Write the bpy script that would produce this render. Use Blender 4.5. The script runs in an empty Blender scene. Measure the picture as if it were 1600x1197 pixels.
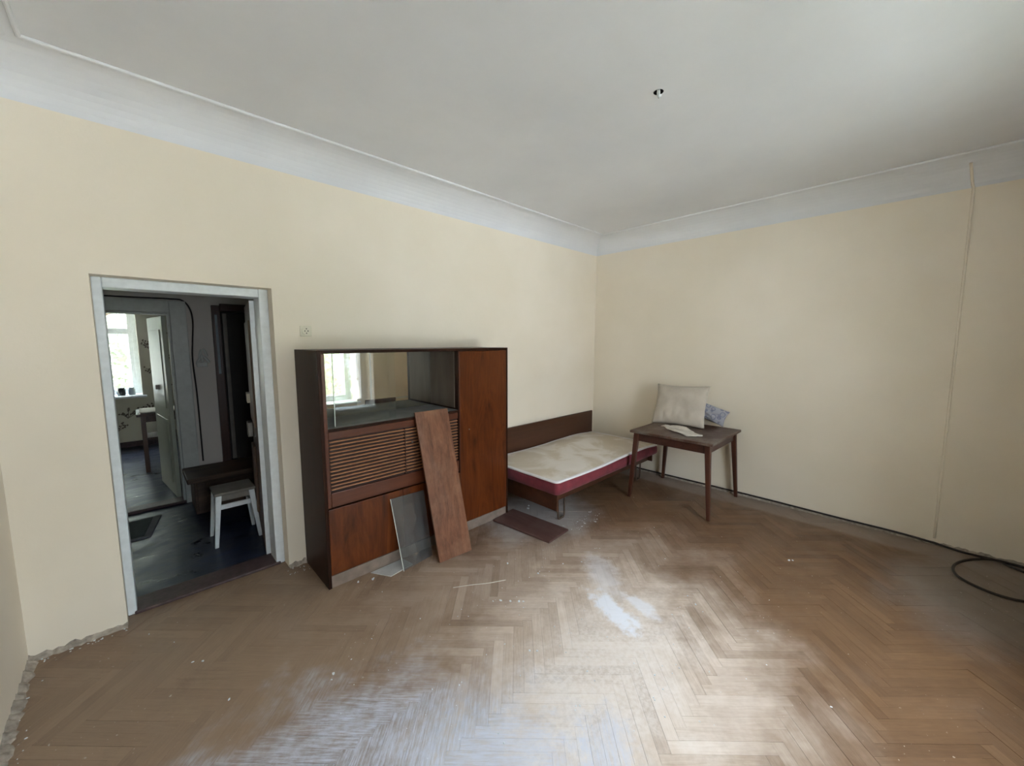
import bpy, bmesh, math, random
from mathutils import Vector, Matrix, noise

random.seed(7)
scn = bpy.context.scene
C = scn.collection
R = math.radians

# ------------------------------------------------------------------ camera
cam_d = bpy.data.cameras.new('camera')
cam_d.sensor_fit = 'HORIZONTAL'
cam_d.sensor_width = 36.0
cam_d.lens = 36.0 * 608.53 / 1600.0
cam_d.clip_start = 0.02
cam = bpy.data.objects.new('camera', cam_d)
C.objects.link(cam)
cam.location = (0.0, 0.0, 1.7)
cam.rotation_euler = (R(90 - 6.127), 0.0, R(45.756 - 90))
scn.camera = cam

# ------------------------------------------------------------------ view, world, sun, window portals
scn.view_settings.view_transform = 'Standard'
scn.view_settings.look = 'None'
scn.view_settings.gamma = 1.0
scn.view_settings.use_curve_mapping = False
scn.view_settings.exposure = 3.05
scn.cycles.use_denoising = True
scn.cycles.max_bounces = 9
scn.cycles.diffuse_bounces = 6
scn.cycles.glossy_bounces = 4
scn.cycles.transmission_bounces = 8
scn.cycles.transparent_max_bounces = 10
scn.cycles.sample_clamp_indirect = 8.0
scn.cycles.adaptive_threshold = 0.03
scn.cycles.caustics_reflective = False
scn.cycles.caustics_refractive = False

world = bpy.data.worlds.new('world')
scn.world = world
world.use_nodes = True
wn = world.node_tree
bg = wn.nodes['Background']
# bright overcast sky: paler and weaker at the horizon, about three times as bright overhead
tc = wn.nodes.new('ShaderNodeTexCoord')
sep_ = wn.nodes.new('ShaderNodeSeparateXYZ')
rmp = wn.nodes.new('ShaderNodeValToRGB')
wn.links.new(tc.outputs['Generated'], sep_.inputs[0])
wn.links.new(sep_.outputs['Z'], rmp.inputs['Fac'])
rmp.color_ramp.elements[0].position = 0.0
rmp.color_ramp.elements[0].color = (0.31, 0.32, 0.34, 1)
rmp.color_ramp.elements[1].position = 1.0
rmp.color_ramp.elements[1].color = (0.80, 0.875, 1.0, 1)
wn.links.new(rmp.outputs['Color'], bg.inputs['Color'])
bg.inputs['Strength'].default_value = 5.0

sun_d = bpy.data.lights.new('sun', 'SUN')
sun_d.energy = 9.0
sun_d.angle = R(1.0)
sun_d.color = (1.0, 0.96, 0.92)
sun = bpy.data.objects.new('sun', sun_d)
C.objects.link(sun)
sun.rotation_euler = Vector((0.70, 0.36, 0.62)).to_track_quat('Z', 'Y').to_euler()      # from beyond the house, along both window walls
sun.location = (-6, 0, 12)

WX0, WX1, WZ0, WZ1 = 1.38, 2.92, 0.60, 2.60       # right room window opening (wall behind the camera)
VX0, VX1 = -0.20, 0.58                              # left room window opening, same heights
KX0, KX1, KZ0, KZ1 = -1.15, 0.08, 0.83, 2.30      # kitchen window opening
def portal(name, x, y, z, sx, sz, face):
    d = bpy.data.lights.new(name, 'AREA')
    d.shape = 'RECTANGLE'; d.size = sx; d.size_y = sz
    d.cycles.is_portal = True
    o = bpy.data.objects.new(name, d)
    C.objects.link(o)
    o.location = (x, y, z)
    o.rotation_euler = (R(90 * face), 0, 0)
    return o
portal('window_portal', (WX0 + WX1) / 2, -1.56, (WZ0 + WZ1) / 2, WX1 - WX0, WZ1 - WZ0, 1)
portal('window_portal', (VX0 + VX1) / 2, -1.56, (WZ0 + WZ1) / 2, VX1 - VX0, WZ1 - WZ0, 1)
portal('kitchen_portal', (KX0 + KX1) / 2, 9.16, (KZ0 + KZ1) / 2, KX1 - KX0, KZ1 - KZ0, -1)

# ------------------------------------------------------------------ helpers: colour, nodes
def srgb(r, g, b):
    f = lambda c: (c / 255 / 12.92) if c <= 10 else ((c / 255 + 0.055) / 1.055) ** 2.4
    return (f(r), f(g), f(b), 1.0)

class N:
    """small node-graph helper"""
    def __init__(self, name):
        self.m = bpy.data.materials.new(name)
        self.m.use_nodes = True
        self.t = self.m.node_tree
        self.b = self.t.nodes['Principled BSDF']
    def new(self, typ, **kw):
        n = self.t.nodes.new(typ)
        for k, v in kw.items():
            setattr(n, k, v)
        return n
    def put(self, sock, v):
        if hasattr(v, 'is_output'):
            self.t.links.new(v, sock)
        else:
            sock.default_value = v
    def set(self, **kw):
        names = {'color': 'Base Color', 'rough': 'Roughness', 'spec': 'Specular IOR Level', 'metal': 'Metallic', 'ior': 'IOR',
                 'trans': 'Transmission Weight', 'alpha': 'Alpha', 'coat': 'Coat Weight', 'coat_rough': 'Coat Roughness',
                 'normal': 'Normal', 'sheen': 'Sheen Weight'}
        for k, v in kw.items():
            self.put(self.b.inputs[names[k]], v)
        return self
    def coord(self, kind='Object', scale=(1, 1, 1), rot=(0, 0, 0), loc=(0, 0, 0)):
        if kind == 'World':
            src = self.new('ShaderNodeNewGeometry').outputs['Position']
        else:
            src = self.new('ShaderNodeTexCoord').outputs[kind]
        mp = self.new('ShaderNodeMapping')
        mp.inputs['Scale'].default_value = scale
        mp.inputs['Rotation'].default_value = rot
        mp.inputs['Location'].default_value = loc
        self.t.links.new(src, mp.inputs['Vector'])
        return mp.outputs['Vector']
    def noise(self, vec, scale=5, detail=4, rough=0.55, dist=0.0):
        n = self.new('ShaderNodeTexNoise')
        n.inputs['Scale'].default_value = scale
        n.inputs['Detail'].default_value = detail
        n.inputs['Roughness'].default_value = rough
        n.inputs['Distortion'].default_value = dist
        self.t.links.new(vec, n.inputs['Vector'])
        return n.outputs['Fac']
    def ramp(self, fac, stops):
        n = self.new('ShaderNodeValToRGB')
        e = n.color_ramp.elements
        while len(e) < len(stops):
            e.new(0.5)
        for el, (pos, col) in zip(e, stops):
            el.position = pos
            el.color = col if len(col) == 4 else (*col, 1)
        self.t.links.new(fac, n.inputs['Fac'])
        return n.outputs['Color']
    def mix(self, fac, a, b, mode='MIX'):
        n = self.new('ShaderNodeMix', data_type='RGBA', blend_type=mode)
        self.put(n.inputs[0], fac); self.put(n.inputs[6], a); self.put(n.inputs[7], b)
        return n.outputs[2]
    def math(self, op, a, b=0.0, clamp=False):
        n = self.new('ShaderNodeMath', operation=op, use_clamp=clamp)
        self.put(n.inputs[0], a); self.put(n.inputs[1], b)
        return n.outputs[0]
    def maprange(self, v, a, b, c=0.0, d=1.0):
        n = self.new('ShaderNodeMapRange', interpolation_type='SMOOTHSTEP')
        self.put(n.inputs[0], v)
        for i, x in enumerate((a, b, c, d)):
            n.inputs[i + 1].default_value = x
        return n.outputs[0]
    def bump(self, h, strength=0.3, dist=0.01):
        n = self.new('ShaderNodeBump')
        n.inputs['Strength'].default_value = strength
        n.inputs['Distance'].default_value = dist
        self.put(n.inputs['Height'], h)
        return n.outputs['Normal']
    def patch(self, cx, cy, rx, ry, rot=0.0, soft=0.5, wob=0.5, nscale=4.0):
        """1 inside a noisy world-space ellipse on the floor, 0 outside: a stain"""
        v = self.coord('World', loc=(0, 0, 0))
        sub = self.new('ShaderNodeVectorMath', operation='SUBTRACT')
        self.t.links.new(v, sub.inputs[0]); sub.inputs[1].default_value = (cx, cy, 0)
        mp = self.new('ShaderNodeMapping', vector_type='TEXTURE')
        mp.inputs['Rotation'].default_value = (0, 0, rot)
        mp.inputs['Scale'].default_value = (rx, ry, 1)
        self.t.links.new(sub.outputs[0], mp.inputs['Vector'])
        ln = self.new('ShaderNodeVectorMath', operation='LENGTH')
        self.t.links.new(mp.outputs[0], ln.inputs[0])
        key = 3.0 if nscale < 4 else (6.0 if nscale < 8 else 11.0)
        if not hasattr(self, 'shared'):
            self.shared = {}
        if key not in self.shared:
            self.shared[key] = self.noise(v, key, 4, 0.65)
        nz = self.shared[key]
        d = self.math('ADD', ln.outputs['Value'], self.math('MULTIPLY', self.math('SUBTRACT', nz, 0.5), wob * 2))
        return self.maprange(d, 1.0 - soft, 1.0 + soft, 1.0, 0.0)

def plain(name, col, rough=0.6, var=0.12, scale=14, **kw):
    n = N(name)
    f = n.noise(n.coord(), scale, 4)
    d = tuple(c * (1 - var) for c in col[:3]) + (1,)
    l = tuple(min(1, c * (1 + var)) for c in col[:3]) + (1,)
    n.set(color=n.ramp(f, [(0.3, d), (0.7, l)]), rough=rough, **kw)
    return n.m

def wood(name, dark, light, axis='Z', rough=0.3, coat=0.0, grain=9.0, stretch=0.08, bumpy=0.08, dust=0.0, dustcol=None, spec=0.4):
    n = N(name)
    s = [1, 1, 1]; s['XYZ'.index(axis)] = stretch
    v = n.coord('Object', scale=tuple(s))
    g1 = n.noise(v, grain, 6, 0.6, 1.2)
    g2 = n.noise(v, grain * 7, 3, 0.6, 0.3)
    f = n.math('ADD', n.math('MULTIPLY', g1, 0.72), n.math('MULTIPLY', g2, 0.28))
    c = n.ramp(f, [(0.34, dark), (0.5, tuple((a + b) / 2 for a, b in zip(dark, light))), (0.66, light)])
    if dust > 0:
        dn = n.noise(n.coord('Object'), 5.0, 6, 0.7)
        c = n.mix(n.maprange(dn, 0.40, 0.72, 0.0, dust), c, dustcol or srgb(150, 145, 138))
    n.set(color=c, rough=rough, spec=spec, coat=coat, coat_rough=0.12, normal=n.bump(g2, bumpy, 0.003))
    return n.m

M = {}
def build_materials():
    # painted plaster walls
    for key, a, b in (('wall', (228, 218, 200), (237, 228, 213)), ('hallwall', (196, 190, 184), (208, 202, 196)),
                      ('kitchenwall', (188, 184, 166), (204, 200, 184))):
        n = N('paint_' + key)
        v = n.coord('World')
        big = n.noise(v, 0.9, 4, 0.5)
        fine = n.noise(v, 26, 5, 0.6)
        c = n.ramp(big, [(0.35, srgb(*a)), (0.68, srgb(*b))])
        sp = n.maprange(n.noise(v, 6.5, 7, 0.75), 0.66, 0.80, 0.0, 0.30)
        c = n.mix(sp, c, srgb(196, 188, 170))
        n.set(color=c, rough=0.62, spec=0.3, normal=n.bump(n.math('ADD', fine, n.math('MULTIPLY', big, 2.0)), 0.18, 0.006))
        M[key] = n.m
    n = N('ceiling_whitewash')
    v = n.coord('World')
    n.set(color=n.ramp(n.noise(v, 1.1, 5, 0.55), [(0.3, srgb(214, 215, 218)), (0.7, srgb(225, 226, 228))]), rough=0.55, spec=0.35,
          normal=n.bump(n.noise(v, 18, 5), 0.12, 0.005))
    M['ceiling'] = n.m
    M['white_paint'] = plain('old_white_gloss_paint', srgb(218, 224, 228), 0.38, 0.07, 22)
    M['rough_plaster'] = plain('crumbling_plaster', srgb(160, 150, 138), 0.9, 0.35, 34)
    M['concrete'] = plain('grey_screed', srgb(118, 110, 104), 0.85, 0.25, 9)

    # parquet: tint attribute per stave, grain from the stave's own uv, wear and stains by place
    n = N('worn_oak_parquet')
    uvn = n.new('ShaderNodeUVMap'); uvn.uv_map = 'UVMap'
    mp = n.new('ShaderNodeMapping'); mp.inputs['Scale'].default_value = (3.0, 40.0, 1)
    n.t.links.new(uvn.outputs[0], mp.inputs['Vector'])
    grain = n.noise(mp.outputs[0], 2.2, 6, 0.65, 0.6)
    at = n.new('ShaderNodeAttribute'); at.attribute_name = 'tint'
    sep = n.new('ShaderNodeSeparateColor'); n.t.links.new(at.outputs['Color'], sep.inputs[0])
    tint = sep.outputs[0]
    v = n.coord('World')
    mott = n.noise(v, 7.0, 7, 0.72)
    f = n.math('ADD', n.math('ADD', n.math('MULTIPLY', grain, 0.42), n.math('MULTIPLY', tint, 0.30)), n.math('MULTIPLY', mott, 0.28))
    varn = n.ramp(f, [(0.18, srgb(84, 60, 41)), (0.5, srgb(110, 82, 58)), (0.82, srgb(134, 105, 78))])
    worn_lit = n.ramp(f, [(0.18, srgb(160, 142, 128)), (0.42, srgb(197, 179, 163)), (0.58, srgb(214, 199, 186)), (0.8, srgb(230, 219, 209))])
    w = n.patch(1.55, 0.98, 1.15, 0.80, R(20), 0.55, 0.55, 2.1)  # worn varnish, also placed and brightened to paint in the window light pool
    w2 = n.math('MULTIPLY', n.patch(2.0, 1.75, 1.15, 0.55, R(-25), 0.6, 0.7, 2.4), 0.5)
    wear_pool = n.math('MAXIMUM', w, w2)
    wear_pool = n.math('MULTIPLY', wear_pool, n.maprange(n.math('ADD', n.math('MULTIPLY', tint, 0.6), n.math('MULTIPLY', mott, 0.5)), 0.30, 0.65, 0.85, 1.0))
    c = n.mix(wear_pool, varn, worn_lit)
    # paler brown zone on the side of the door
    ld = n.math('MULTIPLY', n.patch(0.1, 2.35, 1.25, 1.0, 0.0, 0.6, 0.5, 2.2), 0.6)
    c = n.mix(ld, c, n.ramp(f, [(0.2, srgb(150, 129, 109)), (0.8, srgb(176, 154, 132))]))
    # ground-in dirt: dark smudges
    dirt = n.math('MULTIPLY', n.maprange(n.noise(v, 3.3, 8, 0.75, 0.4), 0.52, 0.72, 0.0, 0.5), n.maprange(grain, 0.3, 0.7, 1.0, 0.5))
    dirt = n.math('MULTIPLY', dirt, n.math('SUBTRACT', 1.0, n.math('MULTIPLY', wear_pool, 0.75)))
    c = n.mix(dirt, c, srgb(112, 94, 80))
    # grey trodden dirt on the left foreground
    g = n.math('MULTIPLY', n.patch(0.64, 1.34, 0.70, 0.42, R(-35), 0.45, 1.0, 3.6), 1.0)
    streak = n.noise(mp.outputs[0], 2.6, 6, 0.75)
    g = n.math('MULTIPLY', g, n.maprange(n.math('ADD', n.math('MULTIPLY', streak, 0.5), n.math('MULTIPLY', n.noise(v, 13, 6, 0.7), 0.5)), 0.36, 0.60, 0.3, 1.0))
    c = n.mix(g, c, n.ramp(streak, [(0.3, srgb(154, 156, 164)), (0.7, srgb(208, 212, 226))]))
    # dusty grey border along the right wall
    sx = n.new('ShaderNodeSeparateXYZ'); n.t.links.new(v, sx.inputs[0])
    nb = n.noise(v, 2.6, 5, 0.6)
    bx_ = n.math('ADD', sx.outputs[0], n.math('MULTIPLY', n.math('SUBTRACT', nb, 0.5), 0.10))
    bd = n.maprange(bx_, 4.38, 4.46, 0.0, 0.72)
    c = n.mix(bd, c, srgb(150, 138, 128))
    g2 = n.math('MULTIPLY', n.patch(4.05, -0.55, 0.75, 0.5, R(-20), 0.3, 0.5, 2.6), 0.75)
    c = n.mix(g2, c, srgb(132, 122, 114))
    # dust under the bed and along the cabinet
    g3 = n.math('MULTIPLY', n.patch(2.75, 2.45, 0.55, 0.45, 0.0, 0.4, 0.6, 3.5), 0.65)
    c = n.mix(g3, c, srgb(168, 166, 166))
    # fine pale dust; its whiteness also paints in the pool of window light
    pool_dust = n.math('MULTIPLY', n.patch(1.62, 0.98, 0.62, 0.34, R(10), 0.6, 1.0, 5.0), n.maprange(n.noise(v, 40, 4, 0.7), 0.35, 0.62, 0.35, 0.75))
    c = n.mix(pool_dust, c, srgb(230, 221, 215))
    # spilt lime dust
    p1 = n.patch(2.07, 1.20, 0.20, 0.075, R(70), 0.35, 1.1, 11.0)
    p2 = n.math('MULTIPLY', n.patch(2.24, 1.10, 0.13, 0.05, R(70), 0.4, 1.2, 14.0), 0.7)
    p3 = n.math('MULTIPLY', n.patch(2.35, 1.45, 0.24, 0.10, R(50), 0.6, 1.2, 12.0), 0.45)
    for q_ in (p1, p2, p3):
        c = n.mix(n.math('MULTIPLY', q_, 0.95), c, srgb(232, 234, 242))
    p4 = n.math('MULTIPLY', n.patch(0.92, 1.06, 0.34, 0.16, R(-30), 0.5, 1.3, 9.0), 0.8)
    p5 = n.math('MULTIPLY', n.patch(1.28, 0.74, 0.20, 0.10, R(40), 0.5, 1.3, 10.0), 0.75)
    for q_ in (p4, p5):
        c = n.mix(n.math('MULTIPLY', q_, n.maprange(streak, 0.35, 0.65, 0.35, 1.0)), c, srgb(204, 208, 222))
    # specks of lime all over
    spk = n.maprange(n.noise(v, 55, 2, 0.5), 0.70, 0.74, 0.0, 0.55)
    spk = n.math('MULTIPLY', spk, n.maprange(n.noise(v, 1.6, 3), 0.45, 0.62, 0.0, 1.0))
    c = n.mix(spk, c, srgb(222, 218, 210))
    ro = n.maprange(n.noise(v, 3.2, 5), 0.3, 0.7, 0.36, 0.56)
    ro = n.math('ADD', ro, n.math('MULTIPLY', n.math('MAXIMUM', g, bd), 0.15))
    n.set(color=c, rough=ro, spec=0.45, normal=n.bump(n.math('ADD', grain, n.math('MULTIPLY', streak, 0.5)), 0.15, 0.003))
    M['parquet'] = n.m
    M['subfloor'] = plain('dark_parquet_bed', srgb(70, 52, 38), 0.85, 0.2, 10)

    # cabinet veneers
    M['veneer_side'] = wood('dark_polished_side_veneer', srgb(36, 20, 13), srgb(50, 28, 18), 'Z', 0.40, 0.0, 5.0, 0.06, 0.03, spec=0.12)
    n = N('flamed_walnut_veneer')
    vv = n.coord('Object', scale=(1.0, 1.0, 0.22))
    g1 = n.noise(vv, 5.5, 7, 0.62, 2.6)
    g2 = n.noise(n.coord('Object', scale=(1, 1, 0.04)), 60, 3, 0.6)
    f = n.math('ADD', n.math('MULTIPLY', g1, 0.8), n.math('MULTIPLY', g2, 0.2))
    c = n.ramp(f, [(0.30, srgb(44, 18, 6)), (0.42, srgb(76, 34, 11)), (0.58, srgb(98, 47, 17)), (0.72, srgb(112, 58, 24))])
    n.set(color=c, rough=0.32, spec=0.3, coat=0.08, coat_rough=0.12)
    M['veneer'] = n.m
    M['veneer_rail'] = wood('red_brown_rail_veneer', srgb(74, 36, 21), srgb(98, 52, 32), 'X', 0.38, 0.1, 6.0, 0.05, 0.03)
    M['slat'] = wood('light_brown_slat', srgb(138, 88, 54), srgb(168, 116, 78), 'X', 0.4, 0.1, 8.0, 0.04, 0.03)
    M['slat_back'] = plain('dark_backing', srgb(44, 19, 10), 0.6)
    M['dusty_shelf'] = plain('dust_covered_shelf', srgb(132, 132, 128), 0.8, 0.12, 9)
    M['dusty_plinth'] = plain('dusty_plinth', srgb(128, 112, 100), 0.8, 0.18, 12)
    n = N('old_mirror'); n.set(color=srgb(214, 210, 196), metal=1.0, rough=0.015); M['mirror'] = n.m
    n = N('niche_side_grey')
    n.set(color=n.ramp(n.noise(n.coord('Object', scale=(1, 1, 0.2)), 8, 5), [(0.3, srgb(92, 78, 66)), (0.7, srgb(112, 100, 88))]), rough=0.5, spec=0.3)
    M['niche_side'] = n.m
    # thin sheets of glass: see-through with a faint reflection, some with a dust film
    for key, nm, tint_, refl, film in (('glass', 'clear_glass', (0.97, 0.99, 0.98, 1), 0.05, 0.02), ('pane', 'window_glass', (0.95, 0.98, 0.98, 1), 0.05, 0.03),
                                       ('dusty_glass', 'dusty_grey_glass', (0.80, 0.82, 0.82, 1), 0.10, 0.16)):
        n = N(nm)
        tp = n.new('ShaderNodeBsdfTransparent'); tp.inputs['Color'].default_value = tint_
        gl_ = n.new('ShaderNodeBsdfGlossy'); gl_.inputs['Roughness'].default_value = 0.02 if key != 'dusty_glass' else 0.12
        m1 = n.new('ShaderNodeMixShader'); m1.inputs[0].default_value = refl
        n.t.links.new(tp.outputs[0], m1.inputs[1]); n.t.links.new(gl_.outputs[0], m1.inputs[2])
        n.set(color=srgb(150, 150, 150), rough=0.7)
        m2 = n.new('ShaderNodeMixShader')
        n.put(m2.inputs[0], n.maprange(n.noise(n.coord(), 4.0, 6, 0.65), 0.3, 0.75, film * 0.6, film * 1.5))
        n.t.links.new(m1.outputs[0], m2.inputs[1]); n.t.links.new(n.b.outputs[0], m2.inputs[2])
        n.t.links.new(m2.outputs[0], n.t.nodes['Material Output'].inputs[0])
        M[key] = n.m
    M['pale_glass'] = plain('pale_dusty_glass', srgb(176, 176, 174), 0.35, 0.12, 9)
    n = N('glass_edge'); n.set(color=srgb(208, 214, 206), rough=0.3); M['glass_edge'] = n.m

    # loose boards
    M['plank'] = wood('reddish_plank', srgb(86, 48, 30), srgb(130, 85, 59), 'Z', 0.5, 0.0, 14, 0.05, 0.12, 0.25, srgb(156, 124, 100))
    M['panel'] = wood('dark_brown_board', srgb(74, 50, 46), srgb(98, 70, 64), 'Y', 0.42, 0.1, 6, 0.08, 0.04, 0.25, srgb(120, 106, 102))
    M['bedwood'] = wood('dark_bed_veneer', srgb(58, 33, 20), srgb(80, 48, 31), 'X', 0.38, 0.2, 6, 0.05, 0.03)
    M['tablewood'] = wood('red_brown_table_wood', srgb(52, 28, 20), srgb(76, 43, 31), 'X', 0.36, 0.1, 8, 0.1, 0.03)
    M['tableleg'] = wood('red_brown_leg_wood', srgb(54, 28, 19), srgb(82, 45, 31), 'Z', 0.36, 0.1, 10, 0.06, 0.03)
    M['tabletop'] = wood('dusty_table_top', srgb(66, 42, 32), srgb(92, 64, 48), 'X', 0.45, 0.1, 7, 0.1, 0.03, 0.75, srgb(124, 118, 108))
    # fabrics
    n = N('burgundy_mattress_cloth')
    n.set(color=n.ramp(n.noise(n.coord(), 10, 5), [(0.3, srgb(98, 26, 38)), (0.7, srgb(128, 40, 52))]), rough=0.85, sheen=0.15)
    M['burgundy'] = n.m
    n = N('stained_quilted_cover')
    v = n.coord('Object')
    st = n.maprange(n.noise(v, 2.6, 6, 0.6, 0.6), 0.42, 0.60)
    c = n.mix(st, srgb(224, 217, 208), srgb(204, 192, 174))
    n.set(color=c, rough=0.85, normal=n.bump(n.noise(v, 30, 4), 0.2, 0.006))
    M['cover'] = n.m
    M['piping'] = plain('white_cover_edge', srgb(226, 222, 222), 0.8, 0.04, 8)
    n = N('grey_beige_pillow')
    n.set(color=n.ramp(n.noise(n.coord(), 5, 5), [(0.3, srgb(180, 170, 156)), (0.7, srgb(200, 191, 178))]), rough=0.9, sheen=0.1,
          normal=n.bump(n.noise(n.coord(), 16, 4), 0.25, 0.01))
    M['pillow'] = n.m
    n = N('blue_patterned_pillow')
    v = n.coord('Object')
    vo = n.new('ShaderNodeTexVoronoi', feature='F1'); vo.inputs['Scale'].default_value = 17
    n.t.links.new(v, vo.inputs['Vector'])
    rg = n.math('ABSOLUTE', n.math('SUBTRACT', vo.outputs['Distance'], 0.42))
    c = n.mix(n.maprange(rg, 0.03, 0.10, 0.85, 0.0), srgb(168, 168, 176), srgb(122, 126, 146))
    n.set(color=c, rough=0.9)
    M['blue_pillow'] = n.m
    M['cloth'] = plain('white_rag', srgb(206, 200, 190), 0.9, 0.12, 18)
    M['metal'] = plain('tarnished_steel', srgb(120, 116, 110), 0.35, 0.15, 20, metal=0.9)
    M['rust'] = plain('rusty_steel', srgb(92, 74, 62), 0.5, 0.25, 26, metal=0.5)
    M['rubber'] = plain('black_cable_sheath', srgb(38, 30, 27), 0.5, 0.15, 20)
    M['plastic'] = plain('yellowed_plastic', srgb(214, 208, 188), 0.4, 0.05, 20)
    M['dark'] = plain('dark_hole', srgb(24, 22, 22), 0.9, 0.1, 10)
    # hall and kitchen
    n = N('worn_blue_grey_linoleum')
    v = n.coord('World')
    wn_ = n.noise(n.coord('World', scale=(1, 2.2, 1)), 3.4, 7, 0.7, 0.8)
    c = n.ramp(wn_, [(0.3, srgb(16, 22, 40)), (0.55, srgb(26, 34, 56)), (0.8, srgb(52, 62, 90))])
    n.set(color=c, rough=n.maprange(wn_, 0.3, 0.7, 0.25, 0.5), spec=0.3, normal=n.bump(n.noise(v, 9, 5), 0.12, 0.01))
    M['lino'] = n.m
    M['threshold'] = plain('worn_red_brown_paint', srgb(66, 48, 48), 0.55, 0.35, 30)
    M['hall_trim'] = plain('grey_white_paint', srgb(186, 190, 186), 0.4, 0.08, 18)
    M['leaf_brown'] = wood('old_brown_door_face', srgb(84, 64, 52), srgb(120, 98, 82), 'Z', 0.5, 0, 9, 0.1, 0.05)
    M['kdoor'] = plain('pale_green_door_paint', srgb(164, 168, 152), 0.4, 0.06, 12)
    M['closet_brown'] = wood('dark_closet_wood', srgb(48, 28, 22), srgb(70, 42, 34), 'Z', 0.3, 0.3, 8, 0.06, 0.03)
    M['closet_dark'] = plain('dark_closet_inside', srgb(30, 26, 23), 0.7, 0.15, 10)
    M['closet_grey'] = plain('grey_edge_board', srgb(104, 98, 90), 0.5, 0.15, 10)
    M['chest'] = wood('old_chest_wood', srgb(56, 40, 32), srgb(96, 74, 58), 'X', 0.6, 0, 9, 0.08, 0.1)
    M['stool_seat'] = plain('grey_stool_seat', srgb(122, 116, 108), 0.6, 0.15, 12)
    M['mat'] = plain('dark_green_mat', srgb(44, 52, 50), 0.9, 0.25, 24)
    M['mat_edge'] = plain('grey_mat_border', srgb(92, 92, 96), 0.85, 0.15, 24)
    M['print'] = plain('brown_twig_print', srgb(104, 92, 82), 0.8, 0.1, 10)
    M['jar'] = plain('dark_jar_glass', srgb(40, 44, 48), 0.2, 0.1, 10)
    M['jar_pale'] = plain('grey_jar_glass', srgb(128, 138, 144), 0.2, 0.1, 10)
    M['kwood'] = wood('dark_kitchen_wood', srgb(58, 38, 28), srgb(88, 60, 44), 'Z', 0.4, 0.1, 9, 0.08, 0.04)
    M['bark'] = wood('tree_bark', srgb(84, 72, 60), srgb(128, 112, 94), 'Z', 0.9, 0, 14, 0.2, 0.5)
    n = N('sunlit_leaf')
    n.set(color=n.ramp(n.noise(n.coord(), 3, 3), [(0.3, srgb(104, 112, 98)), (0.7, srgb(146, 154, 138))]), rough=0.5)
    tr = n.new('ShaderNodeBsdfTranslucent'); tr.inputs['Color'].default_value = srgb(164, 174, 146)
    mx = n.new('ShaderNodeMixShader'); mx.inputs[0].default_value = 0.45
    out = n.t.nodes['Material Output']
    n.t.links.new(n.b.outputs[0], mx.inputs[1]); n.t.links.new(tr.outputs[0], mx.inputs[2]); n.t.links.new(mx.outputs[0], out.inputs[0])
    M['leaf'] = n.m
    M['dark_ground'] = plain('bounce_cut_ground', srgb(74, 78, 64), 0.95, 0.2, 3)  # dark colour of the added ground strip that cuts bounced light
    M['yard'] = plain('pale_yard_paving', srgb(200, 198, 194), 0.9, 0.12, 0.6)
build_materials()

# ------------------------------------------------------------------ helpers: meshes and objects
def box(bm, x0, x1, y0, y1, z0, z1, mi=0):
    vs = [bm.verts.new(p) for p in ((x0, y0, z0), (x1, y0, z0), (x1, y1, z0), (x0, y1, z0), (x0, y0, z1), (x1, y0, z1), (x1, y1, z1), (x0, y1, z1))]
    for f in ((0, 3, 2, 1), (4, 5, 6, 7), (0, 1, 5, 4), (1, 2, 6, 5), (2, 3, 7, 6), (3, 0, 4, 7)):
        bm.faces.new([vs[i] for i in f]).material_index = mi
    return vs

def hexa(bm, low, high):
    """prism between two lists of points"""
    a = [bm.verts.new(p) for p in low]; b = [bm.verts.new(p) for p in high]
    n = len(a)
    bm.faces.new(a[::-1]); bm.faces.new(b)
    for i in range(n):
        bm.faces.new((a[i], a[(i + 1) % n], b[(i + 1) % n], b[i]))
    return a + b

def tube(bm, pts, rad, seg=8, closed=False):
    pts = [Vector(p) for p in pts]
    n = len(pts)
    rings = []
    for i, p in enumerate(pts):
        a = pts[(i - 1) % n] if (closed or i > 0) else pts[i]
        b = pts[(i + 1) % n] if (closed or i < n - 1) else pts[i]
        t = (b - a).normalized()
        up = Vector((0, 0, 1)) if abs(t.z) < 0.95 else Vector((1, 0, 0))
        s = t.cross(up).normalized(); u = s.cross(t)
        r = rad[i] if isinstance(rad, (list, tuple)) else rad
        rings.append([bm.verts.new(p + (s * math.cos(2 * math.pi * k / seg) + u * math.sin(2 * math.pi * k / seg)) * r) for k in range(seg)])
    for i in range(n if closed else n - 1):
        A, B = rings[i], rings[(i + 1) % n]
        for k in range(seg):
            bm.faces.new((A[k], A[(k + 1) % seg], B[(k + 1) % seg], B[k]))
    if not closed:
        bm.faces.new(rings[0][::-1]); bm.faces.new(rings[-1])

def lathe(bm, prof, cx, cy, seg=20):
    rings = [[bm.verts.new((cx + r * math.cos(2 * math.pi * k / seg), cy + r * math.sin(2 * math.pi * k / seg), z)) for k in range(seg)] for r, z in prof]
    for A, B in zip(rings, rings[1:]):
        for k in range(seg):
            bm.faces.new((A[k], A[(k + 1) % seg], B[(k + 1) % seg], B[k]))
    bm.faces.new(rings[0][::-1]); bm.faces.new(rings[-1])

def smooth_path(pts, n=8):
    """Catmull-Rom through the points"""
    P = [Vector(p) for p in pts]
    P = [P[0] * 2 - P[1]] + P + [P[-1] * 2 - P[-2]]
    out = []
    for i in range(1, len(P) - 2):
        for k in range(n):
            t = k / n
            a, b, c, d = P[i - 1], P[i], P[i + 1], P[i + 2]
            out.append(0.5 * ((2 * b) + (c - a) * t + (2 * a - 5 * b + 4 * c - d) * t * t + (3 * b - a - 3 * c + d) * t ** 3))
    out.append(P[-2])
    return out

def new():
    return bmesh.new()

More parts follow.
